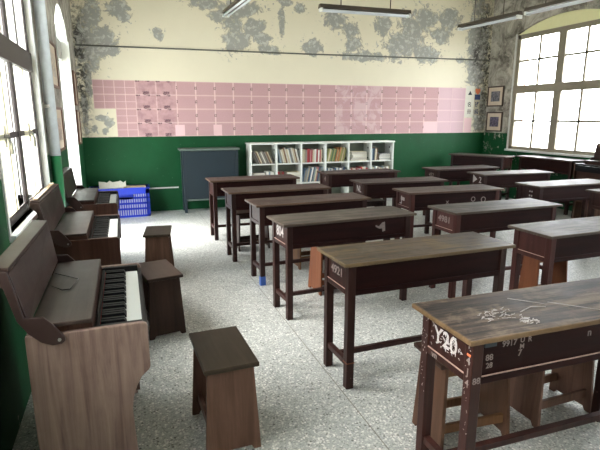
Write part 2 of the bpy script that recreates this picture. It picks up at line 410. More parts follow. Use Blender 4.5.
def text_mesh(name, txt, size, mat, parent, mw, depth=0.0006, label=None):
    """flat lettering as a mesh part; mw maps text x,y plane to the parent"""
    cu = bpy.data.curves.new('lettering', 'FONT'); cu.body = txt; cu.size = size; cu.extrude = depth
    cu.align_x = 'CENTER'; cu.align_y = 'CENTER'; cu.offset = size*0.012
    t = bpy.data.objects.new('lettering', cu); COL.objects.link(t)
    dg = bpy.context.evaluated_depsgraph_get()
    me = bpy.data.meshes.new_from_object(t.evaluated_get(dg))
    bpy.data.objects.remove(t); bpy.data.curves.remove(cu)
    me.materials.clear(); me.materials.append(mat); me.transform(mw)
    o = bpy.data.objects.new(name, me); COL.objects.link(o); o.parent = parent
    if label: o['label'] = label
    return o
def onto_left(x, y, z):   # on a face looking to -x: reading direction -y
    return Matrix(((0, 0, -1, x), (-1, 0, 0, y), (0, 1, 0, z), (0, 0, 0, 1)))
def onto_front(x, y, z):  # on a face looking to -y: reading direction +x
    return Matrix(((1, 0, 0, x), (0, 0, -1, y), (0, 1, 0, z), (0, 0, 0, 1)))

# ------------------------------------------------------------------ room shell
o = MB().box(XL-0.25, XR+0.25, YF-0.25, YB+0.25, -0.12, 0).build('floor', M['floor']); tag(o, kind='structure')
o = MB().box(XL-0.25, XR+0.25, YF-0.25, YB+0.25, ZC, ZC+0.15).build('ceiling', M['ceiling']); tag(o, kind='structure')
o = MB().box(XL-0.25, XR+0.25, YF-0.25, YF, 0, ZC).build('wall_front', M['wall_front']); tag(o, kind='structure')

BLOBS = [(-0.4, 2.64, 0.2, 0.42), (-0.31, 2.99, 0.11, 0.21), (-0.23, 2.68, 0.25, 0.17), (0.04, 3.12, 0.14, 0.13), (0.13, 3.0, 0.13, 0.08), (-0.1, 2.51, 0.11, 0.07), (-0.01, 2.5, 0.05, 0.05), (0.6, 2.78, 0.07, 0.09), (1.36, 3.28, 0.27, 0.09), (1.54, 3.1, 0.13, 0.09), (1.92, 3.24, 0.33, 0.15), (1.79, 2.98, 0.17, 0.15), (1.84, 2.72, 0.2, 0.18), (2.16, 2.95, 0.17, 0.16), (2.28, 2.8, 0.12, 0.11), (2.41, 2.62, 0.16, 0.09), (2.62, 3.07, 0.06, 0.22), (3.18, 2.69, 0.17, 0.14), (3.58, 3.16, 0.19, 0.13), (3.87, 3.02, 0.16, 0.13), (3.98, 2.77, 0.15, 0.13), (4.54, 3.14, 0.16, 0.16), (4.18, 2.58, 0.45, 0.08), (4.89, 2.81, 0.29, 0.24), (5.12, 3.08, 0.26, 0.34), (5.39, 3.27, 0.26, 0.21), (5.43, 2.66, 0.31, 0.14), (5.73, 3.03, 0.22, 0.14), (5.93, 3.31, 0.23, 0.2), (6.61, 2.89, 0.24, 0.81), (6.62, 2.33, 0.19, 0.26), (6.78, 1.66, 0.17, 0.47), (6.22, 2.6, 0.09, 0.05), (2.94, 3.31, 0.11, 0.07), (2.7, 3.39, 0.15, 0.06), (-0.45, 2.07, 0.06, 0.29), (-0.53, 1.63, 0.05, 0.38), (-0.28, 1.51, 0.13, 0.04), (-0.19, 1.43, 0.08, 0.04), (-0.42, 1.36, 0.02, 0.06), (-0.26, 1.31, 0.05, 0.02)]
DIRT = [(-0.55, 2.3, 0.13, 1.1), (6.85, 2.4, 0.22, 1.3), (6.6, 2.7, 0.12, 0.35), (6.75, 3.3, 0.2, 0.4)]
def blobf(x, z, bl, soft=0.75):
    v = 0.0
    for (a, b, rx, rz) in bl:
        d = math.hypot((x-a)/max(rx, 0.05), (z-b)/max(rz, 0.05))
        v = max(v, 1.0-d*0.5)
    return max(0.0, v)
def face_grid(mb, fn, us, vs):
    n = len(vs); base = len(mb.v)
    for u in us:
        for v in vs: mb.v.append(Vector(fn(u, v)))
    for i in range(len(us)-1):
        for j in range(n-1):
            mb.f.append([base+i*n+j, base+(i+1)*n+j, base+(i+1)*n+j+1, base+i*n+j+1]); mb.mi.append(0); mb.sm.append(False)
mb = MB()
nx, nz_ = 190, 100
us = [XL-0.25+(XR-XL+0.5)*i/nx for i in range(nx+1)]; vs = [ZC*i/nz_ for i in range(nz_+1)]
face_grid(mb, lambda u, v: (u, YB, v), us, vs)
face_grid(mb, lambda u, v: (u, YB+0.25, v), [us[0], us[-1]], [0, ZC])
for z in (0, ZC): mb.add([(us[0], YB, z), (us[-1], YB, z), (us[-1], YB+0.25, z), (us[0], YB+0.25, z)], [(0, 1, 2, 3)])
wb = mb.build('wall_back', M['wall_back']); tag(wb, kind='structure')
for nm, bl in (('peel', BLOBS), ('dirt', DIRT)):
    at = wb.data.attributes.new(nm, 'FLOAT', 'POINT')
    for i, v in enumerate(wb.data.vertices):
        f = blobf(v.co.x, v.co.z, bl)
        at.data[i].value = f if nm == 'peel' else min(1, max(0, f*2-0.6))

def arch_z(y, op):
    (a, b, z0, zs, zp) = op
    h = zp-zs; w = (b-a)/2; R = (w*w+h*h)/(2*h); c = (a+b)/2
    return zp-R+math.sqrt(max(0, R*R-(y-c)**2))
def side_wall(name, xa, xb, ops, mat):
    mb = MB(); y = YF
    edges = []
    for op in ops:
        mb.box(xa, xb, y, op[0], 0, ZC)
        if op[2] > 0: mb.box(xa, xb, op[0], op[1], 0, op[2])
        n = 14
        for i in range(n):
            y0 = op[0]+(op[1]-op[0])*i/n; y1 = op[0]+(op[1]-op[0])*(i+1)/n
            zA, zB = arch_z(y0, op), arch_z(y1, op)
            mb.hexa([(xa,y0,zA),(xb,y0,zA),(xb,y1,zB),(xa,y1,zB),(xa,y0,ZC),(xb,y0,ZC),(xb,y1,ZC),(xa,y1,ZC)])
        y = op[1]
    mb.box(xa, xb, y, YB, 0, ZC)
    o = mb.build(name, mat); tag(o, kind='structure')
    # subdivide a little so the peel attribute has somewhere to live
    at = o.data.attributes.new('peel', 'FLOAT', 'POINT')
    for i, v in enumerate(o.data.vertices):
        at.data[i].value = 1.0 if (v.co.y > 7.3 and v.co.x > 3) else 0.0
    return o
side_wall('wall_left', XL-0.25, XL, LOP, M['wall_side'])
side_wall('wall_right', XR, XR+0.25, ROP, M['wall_side'])

# ------------------------------------------------------------------ outside
o = MB().box(-40, XL-0.25, -30, 40, -0.4, -0.15).box(XR+0.25, 50, -30, 40, -0.4, -0.15).build('ground', M['yard']); tag(o, kind='structure')
mb = MB().box(8.0, 8.45, 8.93, 9.6, -0.15, 4.6).box(7.95, 8.5, 8.88, 9.65, 4.6, 4.75).box(7.95, 8.5, 8.88, 9.65, -0.15, 0.3)
tag(mb.build('brick_pillar', M['brick']), 'pale red brick pillar outside the right window', 'pillar')

# ------------------------------------------------------------------ windows and door
def window(name, side, op, fmat, mullions, bars_z, transoms, style):
    (a, b, z0, zs, zp) = op
    x = XR+0.03 if side > 0 else XL-0.04
    root = empty(name, (x, (a+b)/2, z0), 0, kind='structure')
    Y = (a+b)/2
    t = 0.045 if side > 0 else 0.012; MH = 0.075 if side > 0 else 0.04
    fr = MB()
    ztop = zs-0.02
    # outer frame
    fw = 0.085 if side > 0 else 0.06
    fr.box(-t/2, t/2, a-Y, a-Y+fw, 0, ztop-z0); fr.box(-t/2, t/2, b-Y-fw, b-Y, 0, ztop-z0)
    fr.box(-t/2, t/2, a-Y, b-Y, 0, 0.06); fr.box(-t/2, t/2, a-Y, b-Y, ztop-z0-0.08, ztop-z0)
    for m in mullions: fr.box(-t/2-0.004, t/2+0.004, m-Y-MH, m-Y+MH, 0, ztop-z0)
    for (t0, t1) in transoms: fr.box(-t/2-0.012, t/2+0.012, a-Y, b-Y, t0-z0, t1-z0)
    f = fr.build('window_frame', fmat, root, 0.004)
    cells = [a+0.06]+[m for m in mullions]+[b-0.06]
    sash = MB()
    for i in range(len(cells)-1):
        c0, c1 = cells[i], cells[i+1]
        gb = 0.012 if side > 0 else 0.003
        sash.box(-gb, gb, (c0+c1)/2-Y-0.02, (c0+c1)/2-Y+0.02, 0.05, ztop-z0-0.07)
    for zz in bars_z: sash.box(-gb, gb, a+0.05-Y, b-0.05-Y, zz-z0-0.018, zz-z0+0.018)
    sash.build('glazing_bars', fmat, root)
    g = MB()
    g.box(-0.002, 0.002, a-Y+0.05, b-Y-0.05, 0.05, ztop-z0-0.05); g.build('window_pane', M['glass'], root)
    # head above the frame, in the arch
    hd = MB(); n = 14; xo = side*0.02
    pts = [(a-Y, ztop-z0)] + [(a-Y+(b-a)*i/n, arch_z(a+(b-a)*i/n, op)-z0) for i in range(n+1)] + [(b-Y, ztop-z0)]
    hd.prism(pts, xo-0.01, xo+0.01, 'yz'); hd.build('arch_panel', M['blind'], root)
    # chipped white outline on the wall face round the opening
    xw = (XR-0.004 if side > 0 else XL+0.004)-x
    tr = MB()
    tr.box(xw-0.004, xw+0.004, a-Y-0.035, a-Y, -0.02, zs-z0); tr.box(xw-0.004, xw+0.004, b-Y, b-Y+0.035, -0.02, zs-z0)
    tr.build('window_trim', M['white_trim'], root)
    s = MB()
    if side > 0: s.box(-0.07, 0.22, a-Y-0.05, b-Y+0.05, -0.035, 0.0)
    else: s.box(-0.20, 0.075, a-Y-0.03, b-Y+0.03, -0.035, 0.0)
    s.build('window_sill', M['white_trim'], root, 0.004)
    return root
for i, op in enumerate(ROP):
    mid = (op[0]+op[1])/2
    window('window_%d' % (i+1), 1, op, M['frame_green'], [mid], [1.455, 2.52], [(1.95, 2.09)], 'r')
for i, op in enumerate(LOP[:3]):
    mid = (op[0]+op[1])/2
    w = window('window_%d' % (i+4), -1, op, M['frame_dark'], [mid], [1.42], [(1.86, 2.00)], 'l')
    Y = mid
    for y in (op[0]+0.31, mid+0.33):
        st = MB().box(0.008, 0.010, y-Y-0.15, y-Y+0.15, 0.06, 0.93).build('frosted_panel', M['frosted'], w)
        st['label'] = 'cream frosted panel of the window'
        la = MB().box(0.011, 0.02, y-Y-0.012, y-Y+0.012, 0.44, 0.56).tube([(0.03, y-Y, 0.5), (0.04, y-Y+0.01, 0.46), (0.035, y-Y+0.03, 0.40)], 0.008).tube([(0.012, y-Y, 0.5), (0.035, y-Y, 0.5)], 0.01)
        la.build('latch', M['metal'], st)
    gr = MB()
    for q in range(5):
        yy = op[0]-Y+0.2+q*(op[1]-op[0]-0.4)/4
        gr.tube([(-0.13, yy, 0.0), (-0.13, yy, 1.9)], 0.006, 6)
    gr.build('window_grille', M['frame_dark'], w)

dop = LOP[3]
root = empty('door_1', (XL-0.125, (dop[0]+dop[1])/2, 0), 0, kind='structure')
Y = (dop[0]+dop[1])/2
mb = MB().box(-0.1, 0.04, dop[0]-Y, dop[1]-Y, 2.24, 2.48)
mb.build('transom', M['reveal'], root)
mb = MB()
mb.box(-0.05, 0.0, dop[0]-Y, dop[0]-Y+0.04, 0, 2.16).box(-0.05, 0.0, dop[0]-Y+0.05, dop[1]-Y-0.05, 2.1, 2.16)
mb.build('door_frame', M['white_trim'], root, 0.004)
mb = MB(); xw = 0.125+0.004
mb.box(xw-0.004, xw+0.004, dop[0]-Y-0.03, dop[0]-Y, 0, dop[3]).box(xw-0.004, xw+0.004, dop[1]-Y, dop[1]-Y+0.05, 0, dop[3])
mb.build('door_trim', M['white_trim'], root)
mb = MB().box(-0.12, 0.12, dop[1]-Y-0.006, dop[1]-Y-0.0005, 0, 2.23)
n = 14
for i in range(n):
    ya, yb = dop[0]+0.003+(dop[1]-dop[0]-0.006)*i/n, dop[0]+0.003+(dop[1]-dop[0]-0.006)*(i+1)/n
    za, zb = arch_z(ya, dop)-0.001, arch_z(yb, dop)-0.001
    mb.hexa([(-0.12, ya-Y, za-0.008), (0.12, ya-Y, za-0.008), (0.12, yb-Y, zb-0.008), (-0.12, yb-Y, zb-0.008), (-0.12, ya-Y, za), (0.12, ya-Y, za), (0.12, yb-Y, zb), (-0.12, yb-Y, zb)])
mb.build('door_reveal', M['white_paint'], root)  # white lining added so reveal and arch soffit blow out like the sky

# ------------------------------------------------------------------ pipes and cable
r = empty('wall_pipe', (XL+0.05, 4.58, 0), 0, 'tall vertical pipe beside left window, pale blue-grey above and green below', 'pipe')
MB().tube([(0, 0, 1.2), (0, 0, 3.93)], 0.042, 16).build('upper_pipe', plain('pale blue-grey pipe paint', lin(206, 214, 218), 0.45, var=0.3, scale=12), r)
q = MB().tube([(0, 0, 0.0), (0, 0, 1.21)], 0.043, 16).build('lower_pipe', plain('glossy green pipe paint', lin(24, 104, 62), 0.35), r); q['label'] = 'green painted lower pipe'
MB().box(-0.05, 0.0, -0.05, 0.05, 1.60, 1.63).build('pipe_bracket', M['metal'], r)
c = MB().tube([(XL+0.02, YB-0.012, 2.565), (2.9, YB-0.012, 2.58), (XR-0.02, YB-0.012, 2.615)], 0.011, 8).build('wall_cable', plain('grey cable', lin(96, 96, 88), 0.6))
tag(c, 'long grey cable running straight across the upper back wall', 'cable')
c = MB().box(-0.1, 0.80, YB-0.02, YB-0.001, 0.375, 0.395).build('wall_rail', M['white_trim'])
tag(c, 'thin whitish strip low on the green wall between crate and blue-grey cabinet', 'strip')

# ------------------------------------------------------------------ pink sheets
ordn = ['first', 'second', 'third', 'fourth', 'fifth', 'sixth', 'seventh', 'eighth', 'ninth', 'tenth', 'eleventh', 'twelfth', 'thirteenth', 'fourteenth', 'fifteenth', 'sixteenth', 'seventeenth', 'eighteenth', 'nineteenth', 'twentieth', 'twenty-first', 'twenty-second']
rows = ['top row', 'second row', 'third row', 'bottom row']
s0, sw, rh = -0.085-0.309, 0.309, 0.2155
sheet_me = {}
for ci in range(22):
    for ri in range(4):
        if ci == 0 and ri >= 2: continue
        kd = 'split' if ci < 2 else 'busy' if ci < 4 else 'mark' if ci < 13 else 'faded' if ci < 16 else 'pale' if ci > 19 else 'mark'
        if (ri == 3 and ci == 19): kd = 'blank'
        if kd not in sheet_me:
            sheet_me[kd] = MB().box(0.001, sw-0.001, -0.0016, 0, 0.001, rh-0.001)
            o = sheet_me[kd].build('pink_sheet', M['pink_'+kd]); sheet_me[kd] = o
        else:
            o = sheet_me[kd].copy(); COL.objects.link(o)
        o.location = (s0+ci*sw, YB-0.0005-0.0003*((ci+ri) % 2), 2.081-(ri+1)*rh)
        tag(o, 'pink printed table sheet on the back wall, %s, %s from the left' % (rows[ri], ordn[ci] if ri < 2 or True else ''), 'poster', 'pink printed sheets on the back wall')
for (a, b, z0, z1, lb) in ((0.80, 0.95, 1.225, 1.40, 'small blank pink paper over the bottom row of pink sheets, the left one of two'), (1.42, 1.56, 1.225, 1.40, 'small blank pink paper over the bottom row of pink sheets, the right one of two')):
    o = MB().box(0, b-a, -0.0016, 0, 0, z1-z0).build('pink_slip', M['pink_blank'], loc=(a, YB-0.0026, z0)); tag(o, lb, 'paper')
o = MB().box(0, 0.175, -0.0016, 0, 0, 0.285).build('pink_strip', M['pink_blank'], loc=(6.415, YB-0.0005, 1.222)); tag(o, 'narrow upright pink sheet at the right end, beneath the black characters', 'poster')
b = MB().box(0, 0.20, -0.002, 0, 0, 0.60).build('white_banner', M['paper'], loc=(6.41, YB-0.0005, 1.52)); tag(b, 'narrow white paper with black characters beside the right end of the pink sheets', 'poster')
for (t, zz, m) in (('\u25b2', 0.46, 'ink'), ('\u540d', 0.24, 'ink'), ('\u518a', 0.10, 'chalk_dim')):
    text_mesh('character', t, 0.10, M[m], b, onto_front(0.10, -0.003, zz))
b = MB().box(0, 0.13, -0.002, 0, 0, 0.5).build('blue_banner', plain('weathered grey-cream paper', lin(176, 170, 150), 0.8), loc=(6.625, YB-0.0005, 1.56)); tag(b, 'narrow paper strip with red and blue-black characters in the right corner', 'poster')
MB().box(0.0, 0.13, -0.003, -0.002, 0.30, 0.40).build('blue_patch', M['ink_blue'], b)
for (t, zz, m) in (('\u2665', 0.45, 'orange'), ('\u73ed', 0.20, 'ink_blue'), ('\u7d1a', 0.06, 'ink_blue')):
    text_mesh('character', t, 0.11, M[m], b, onto_front(0.065, -0.004, zz))

# ------------------------------------------------------------------ framed pictures
def picture(x, side, y0, y1, z0, z1, fm, pm, label, group=None):
    r = empty('framed_picture', (x, (y0+y1)/2, z0), 0 if side > 0 else PI, label, 'picture', group)
    w = (y1-y0)/2; h = z1-z0; t = 0.024
    f = MB().box(-0.024, 0, -w, -w+t, 0, h).box(-0.024, 0, w-t, w, 0, h).box(-0.024, 0, -w+t, w-t, 0, t).box(-0.024, 0, -w+t, w-t, h-t, h)
    f.build('frame', fm, r, 0.003)
    MB().box(-0.012, -0.001, -w+t, w-t, t, h-t).build('mat', M['mat'], r)
    MB().box(-0.014, -0.012, -w*0.55, w*0.55, h*0.25, h*0.75).build('photo', pm, r)
    return r
picture(XR-0.003, 1, 7.84, 8.28, 1.725, 2.11, M['pic_frame'], M['photo_a'], 'upper framed photograph with cream mat left of the right-hand window')
picture(XR-0.003, 1, 7.82, 8.26, 1.245, 1.62, M['pic_frame'], M['photo_b'], 'lower framed violet photograph with cream mat left of the right-hand window')
picture(XL+0.003, -1, 5.15, 5.66, 1.80, 2.22, M['pic_frame_red'], M['photo_c'], 'upper reddish-brown framed picture between left window and arched doorway')
picture(XL+0.003, -1, 5.12, 5.66, 1.20, 1.62, M['pic_frame_red'], M['photo_c'], 'lower reddish-brown framed picture between left window and arched doorway')
picture(XL+0.003, -1, 7.50, 7.90, 1.15, 1.62, M['pic_frame_red'], M['photo_c'], 'lower of two framed pictures between the arched doorway and back corner')
picture(XL+0.003, -1, 7.50, 7.88, 1.68, 2.14, M['pic_frame_red'], M['photo_c'], 'upper of two framed pictures between the arched doorway and back corner')

# ------------------------------------------------------------------ tube lamps
def lamp(loc, rz, label, group='hanging tube lamps', L=1.26):
    r = empty('tube_lamp', loc, rz, label, 'lamp', group)
    # origin at one end, runs along +x, underside of body at z=0
    MB().prism([(-0.055, 0.0), (0.055, 0.0), (0.03, 0.05), (-0.03, 0.05)], 0, L, 'yz').build('lamp_housing', M['lamp_body'], r, 0.003)
    for s in (-0.032, 0.032):
        MB().tube([(0.03, s, -0.026), (L-0.03, s, -0.026)], 0.014, 12).build('tube', M['lamp_tube'], r)
    for e in (0.008, L-0.032):
        MB().box(e, e+0.024, -0.05, 0.05, -0.044, 0.0).build('end_socket', M['white_paint'], r, 0.002)
    for e in (0.3, L-0.3):
        MB().tube([(e, 0, 0.05), (e, 0, ZC-loc[2]-0.001)], 0.007, 8).build('hanging_rod', M['lamp_body'], r)
    return r
lamp((2.50, 6.31, 2.90), math.radians(-1.5), 'hanging tube lamp in front of the peeling wall, lying parallel to it', L=1.32)
lamp((5.13, 6.93, 2.90), math.radians(-83), 'hanging tube lamp near the right window, farther of the two in line', L=1.15)
lamp((5.21, 5.62, 2.90), math.radians(-86), 'hanging tube lamp near the right window, nearer of the two in line', L=1.15)
lamp((1.43, 7.1, 2.90), math.radians(-87), 'hanging tube lamp whose far end shows at the top, over the left desks')

# ------------------------------------------------------------------ desks
L_, W_, H_ = 1.167, 0.388, 0.76
def desk_parts(r, wm, lm, tm, side=None):
    side = side or lm
    MB().box(0, L_, 0, W_, H_-0.020, H_).build('desk_top', tm, r, 0.004)
    i = 0.038; g = 0.046
    for (x, y) in ((i, 0.03), (L_-i-g, 0.03), (i, W_-0.03-g), (L_-i-g, W_-0.03-g)):
        MB().box(x, x+g, y, y+g, 0, H_-0.02).build('leg', lm, r, 0.003)
    # drawer case: recessed panels with a bottom rail
    x0, x1, y0, y1 = i+g, L_-i-g, 0.03+g, W_-0.03-g
    for (ya, yb) in ((0.038, 0.052), (W_-0.052, W_-0.038)):
        MB().box(x0, x1, ya, yb, 0.592, H_-0.02).build('long_panel', wm, r)
    for (ya, yb) in ((0.032, 0.062), (W_-0.062, W_-0.032)):
        MB().box(x0, x1, ya, yb, 0.562, 0.594).build('bottom_rail', wm, r, 0.003)
    for (xa, xb) in ((i+0.008, i+0.022), (L_-i-0.022, L_-i-0.008)):
        MB().box(xa, xb, y0, y1, 0.592, H_-0.02).build('end_panel', side, r)
    for (xa, xb) in ((i+0.001, i+0.034), (L_-i-0.034, L_-i-0.001)):
        MB().box(xa, xb, y0, y1, 0.562, 0.594).build('end_rail', side, r, 0.003)
    MB().box(x0, x1, 0.06, W_-0.06, 0.572, 0.582).build('drawer_bottom', wm, r)
    for (xa, xb) in ((i+0.008, i+0.038), (L_-i-0.038, L_-i-0.008)):
        MB().box(xa, xb, y0, y1, 0.13, 0.165).build('end_stretcher', lm, r, 0.003)
    MB().box(i+0.038, L_-i-0.038, W_/2-0.015, W_/2+0.015, 0.132, 0.163).build('long_stretcher', lm, r, 0.003)
    return r

def chalk(r, name, txt, size, x, y, z, face='left', m='chalk', lab=None, sx=1.0):
    mw = onto_left(x, y, z) if face == 'left' else onto_front(x, y, z)
    return text_mesh(name, txt, size, M[m], r, mw @ Matrix.Diagonal((sx, 1, 1, 1)), label=lab)

DESKS = [  # name key, x, y, rot, top material, legs, end panels, label
 ('D1', 0.958, 5.989, 0.009, 'top_brown', 'desk_leg', 'left aisle column, farthest desk, in front of the blue-grey cabinet'),
 ('D2', 0.978, 4.984, 0.015, 'top_brown', 'desk_leg', 'left aisle column, brown wooden desk second from the back wall'),
 ('D3', 1.062, 4.153, 0.043, 'top_brown', 'desk_leg', 'brown wooden desk with blue tape around the foot of its front leg'),
 ('D4', 1.049, 3.313, 0.063, 'top_grey', 'desk_leg', 'grey-topped wooden desk marked 804 on its end, with a pale patch on its front'),
 ('D5', 1.060, 2.274, 0.028, 'top_yellow', 'desk_leg', 'wooden desk with worn yellowish top marked 4921, second nearest in left column'),
 ('D6', 1.092, 1.293, -0.009, 'top_worn', 'desk_leg', 'nearest wooden desk, scuffed top, painted Y20 on end and chalk scribbles on front'),
 ('E1', 2.608, 6.241, 0.008, 'top_dark', 'desk_leg', 'dark wooden desk standing directly in front of the white bookshelf'),
 ('E2', 2.612, 5.184, -0.051, 'top_dark', 'desk_leg', 'wooden desk with white NL mark on its end, second from the bookshelf'),
 ('E3', 2.732, 4.335, -0.045, 'top_brown', 'desk_red', 'wooden desk with white brush-stroke mark on its end and round chalk marks on front'),
 ('E4', 2.508, 3.280, 0.017, 'top_grey', 'desk_red', 'wooden desk with reddish end numbered 4981, middle column behind the yellowish desk'),
 ('E5', 2.599, 2.394, 0.027, 'top_grey', 'desk_red', 'grey-topped wooden desk at the right, with unmarked reddish end panel and stools beneath'),
 ('F1', 4.348, 6.196, 0.003, 'top_dark', 'desk_leg', 'farthest desk of the third column, dark top and tan lower front'),
 ('F2', 4.569, 5.434, -0.067, 'top_grey', 'desk_leg', 'third column desk with two white marks on its end, second from the back'),
 ('F3', 4.380, 4.268, -0.002, 'top_grey', 'desk_leg', 'third column desk with pale glossy top and white patches on its end'),
 ('F4', 4.670, 3.545, 0.0, 'top_grey', 'desk_leg', 'desk cut by the right picture edge, only its pale left corner showing'),
]
D = {}
for (kq, x, y, rz, tm, lm, lab) in DESKS:
    r = empty('school_desk', (x, y, 0), rz, lab, 'desk', 'old wooden two-seat desks in the classroom'); D[kq] = r
    desk_parts(r, M['desk_wood'], M[lm], M[tm])
    if kq != 'E5' :
        pass
# side tables against the right wall
r = empty('school_desk', (6.60, 7.06, 0), math.radians(113), 'dark glossy desk standing askew in the far right corner', 'desk', 'dark desks by the right wall', scale=(0.95, 1, 1.11))
desk_parts(r, M['desk_wood'], M['desk_leg'], M['top_dark'])
r = empty('school_desk', (6.885, 5.76, 0), math.radians(90), 'dark glossy desk pushed lengthwise under the right window', 'desk', 'dark desks by the right wall', scale=(1, 0.98, 1.135))
desk_parts(r, M['desk_wood'], M['desk_leg'], M['top_dark'])

# marks
xe = 0.038+0.008-0.0012
chalk(D['D6'], 'painted_number', 'Y20', 0.095, xe, 0.205, 0.664, 'left', 'chalk', 'white painted number Y20', 1.0)
chalk(D['D6'], 'chalk_mark', 'c', 0.04, xe, 0.29, 0.715, 'left', 'chalk_dim')
chalk(D['D6'], 'chalk_mark', 'vn', 0.04, 0.037, 0.26, 0.578, 'left', 'chalk_dim')
for (t, z, s, m) in (('4', 0.655, 0.045, 'chalk_dim'), ('J', 0.61, 0.04, 'chalk_dim'), ('4', 0.565, 0.04, 'chalk_dim'), ('-', 0.685, 0.08, 'orange')):
    chalk(D['D6'], 'chalk_mark', t, s, 0.0373, 0.052, z, 'left', m)
for (t, s, x, z, m) in (('9917', 0.034, 0.205, 0.706, 'chalk_dim'), ('U', 0.03, 0.265, 0.710, 'chalk_dim'), ('R', 0.03, 0.30, 0.708, 'chalk_dim'), ('M', 0.028, 0.265, 0.684, 'chalk_dim'), ('7', 0.036, 0.258, 0.658, 'chalk_dim'), ('88', 0.034, 0.118, 0.662, 'chalk_dim'), ('28', 0.030, 0.120, 0.63, 'chalk_dim'), ('n', 0.045, 0.60, 0.69, 'chalk_dim')):
    chalk(D['D6'], 'chalk_mark', t, s, x, 0.0372, z, 'front', m)
chalk(D['D6'], 'chalk_mark', '88', 0.035, 0.061, 0.0292, 0.58, 'front', 'chalk_dim')
MB().box(0.085, 1.08, 0.0310, 0.035, 0.5925, 0.5965).build('rubbed_edge', M['bare_edge'], D['D6'])
MB().box(0.0375, 0.042, 0.076, 0.31, 0.5925, 0.5965).build('rubbed_edge', M['bare_edge'], D['D6'])
MB().box(0.084, 0.135, 0.024, 0.03, 0.712, 0.7395).build('corner_bracket', M['cabinet'], D['D6'])
for kq in ('D4', 'D5', 'E4', 'E5', 'E3'):
    MB().box(0.0375, 0.042, 0.076, 0.31, 0.5925, 0.5960).build('rubbed_edge', M['bare_edge'], D[kq])
# chalk scribble lying on the nearest top
import itertools
def scribble(mb, x0, y0, w, h, n, z, r=0.0009):
    p = [(x0+random.random()*w, y0+random.random()*h, z) for _ in range(n)]
    for q in range(n-1):
        mb.tube([p[q], (p[q][0]+random.uniform(-.02, .02), p[q][1]+random.uniform(-.01, .01), z)], r, 4)
mb = MB()
scribble(mb, 0.18, 0.12, 0.16, 0.10, 60, H_+0.0005, 0.0016)
scribble(mb, 0.30, 0.05, 0.07, 0.06, 34, H_+0.0005, 0.0022)
mb.tube([(0.36, 0.16, H_+.0005), (0.44, 0.19, H_+.0005), (0.50, 0.17, H_+.0005)], 0.0025, 4).tube([(0.42, 0.30, H_+.0005), (0.52, 0.20, H_+.0005)], 0.0018, 4)
mb.tube([(0.55, 0.21, H_+.0005), (0.72, 0.04, H_+.0005)], 0.0016, 4)
mb.build('chalk_scribble', M['chalk'], D['D6'])
mb = MB()
for q in range(70):
    yy = 0.20+random.gauss(0, 0.06); zz = 0.665+random.gauss(0, 0.022)
    if 0.09 < yy < 0.30 and 0.60 < zz < 0.73:
        mb.tube([(xe-0.0004, yy, zz), (xe-0.0004, yy+random.uniform(-.014, .014), zz+random.uniform(-.012, .012))], random.uniform(0.001, 0.0024), 4)
for q in range(40):
    zz = random.uniform(0.35, 0.73); yy = random.choice((random.uniform(0.315, 0.352), random.uniform(0.034, 0.07)))
    mb.tube([(0.0372, yy, zz), (0.0372, yy+random.uniform(-.005, .005), zz+random.uniform(-.01, .01))], random.uniform(0.0006, 0.0016), 4)
tag(mb.build('paint_flecks', M['chalk'], D['D6']), kind='stuff')
chalk(D['D5'], 'painted_number', '4921', 0.068, xe, 0.195, 0.666, 'left', 'chalk_dim', 'faded white number 4921', 1.15)
chalk(D['D4'], 'painted_number', '804', 0.11, xe, 0.20, 0.666, 'left', 'chalk', 'white painted number 804', 0.9)
chalk(D['E4'], 'painted_number', '4981', 0.075, xe, 0.20, 0.666, 'left', 'chalk_dim', 'faded white number 4981', 1.15)
chalk(D['E2'], 'painted_mark', 'NL', 0.11, xe, 0.19, 0.666, 'left', 'chalk', 'white painted letters NL')
chalk(D['E1'], 'painted_mark', '4', 0.10, xe, 0.18, 0.666, 'left', 'chalk_dim')
chalk(D['E3'], 'painted_mark', '\u300d', 0.13, xe, 0.22, 0.66, 'left', 'chalk')
chalk(D['E3'], 'painted_mark', '-', 0.30, xe, 0.22, 0.69, 'left', 'chalk')
chalk(D['F1'], 'painted_mark', '452', 0.085, xe, 0.19, 0.66, 'left', 'chalk_dim')
chalk(D['F2'], 'painted_mark', '\u25b6 2', 0.12, xe, 0.20, 0.666, 'left', 'chalk')
chalk(D['F3'], 'painted_mark', '::', 0.14, xe, 0.17, 0.666, 'left', 'chalk')
chalk(D['E3'], 'chalk_mark', '\u25cb', 0.07, 0.80, 0.0372, 0.65, 'front', 'chalk_dim')
chalk(D['E3'], 'chalk_mark', '\u25cb', 0.08, 0.93, 0.0372, 0.64, 'front', 'chalk_dim')
chalk(D['E3'], 'chalk_mark', 'x', 0.07, 0.48, 0.0372, 0.64, 'front', 'chalk_dim')
q = MB().prism([(0.80, 0.685), (0.83, 0.672), (0.86, 0.70), (0.885, 0.705), (0.89, 0.63), (0.865, 0.625), (0.862, 0.652), (0.835, 0.652), (0.80, 0.67)], 0.0362, 0.0375, 'xz').build('torn_sticker', M['chalk_dim'], D['D4']); q['label'] = 'torn pale sticker on the front'
q = MB().box(0.0365, 0.0855, 0.0285, 0.0775, 0.0, 0.085).build('blue_tape', M['blue_paint'], D['D3']); q['label'] = 'blue tape around the leg foot'
q = MB().box(0.0365, 0.0855, 0.0285, 0.0775, 0.158, 0.164).build('rubber_band', M['stool_orange'], D['D5']); q['label'] = 'tan string tied around the leg'

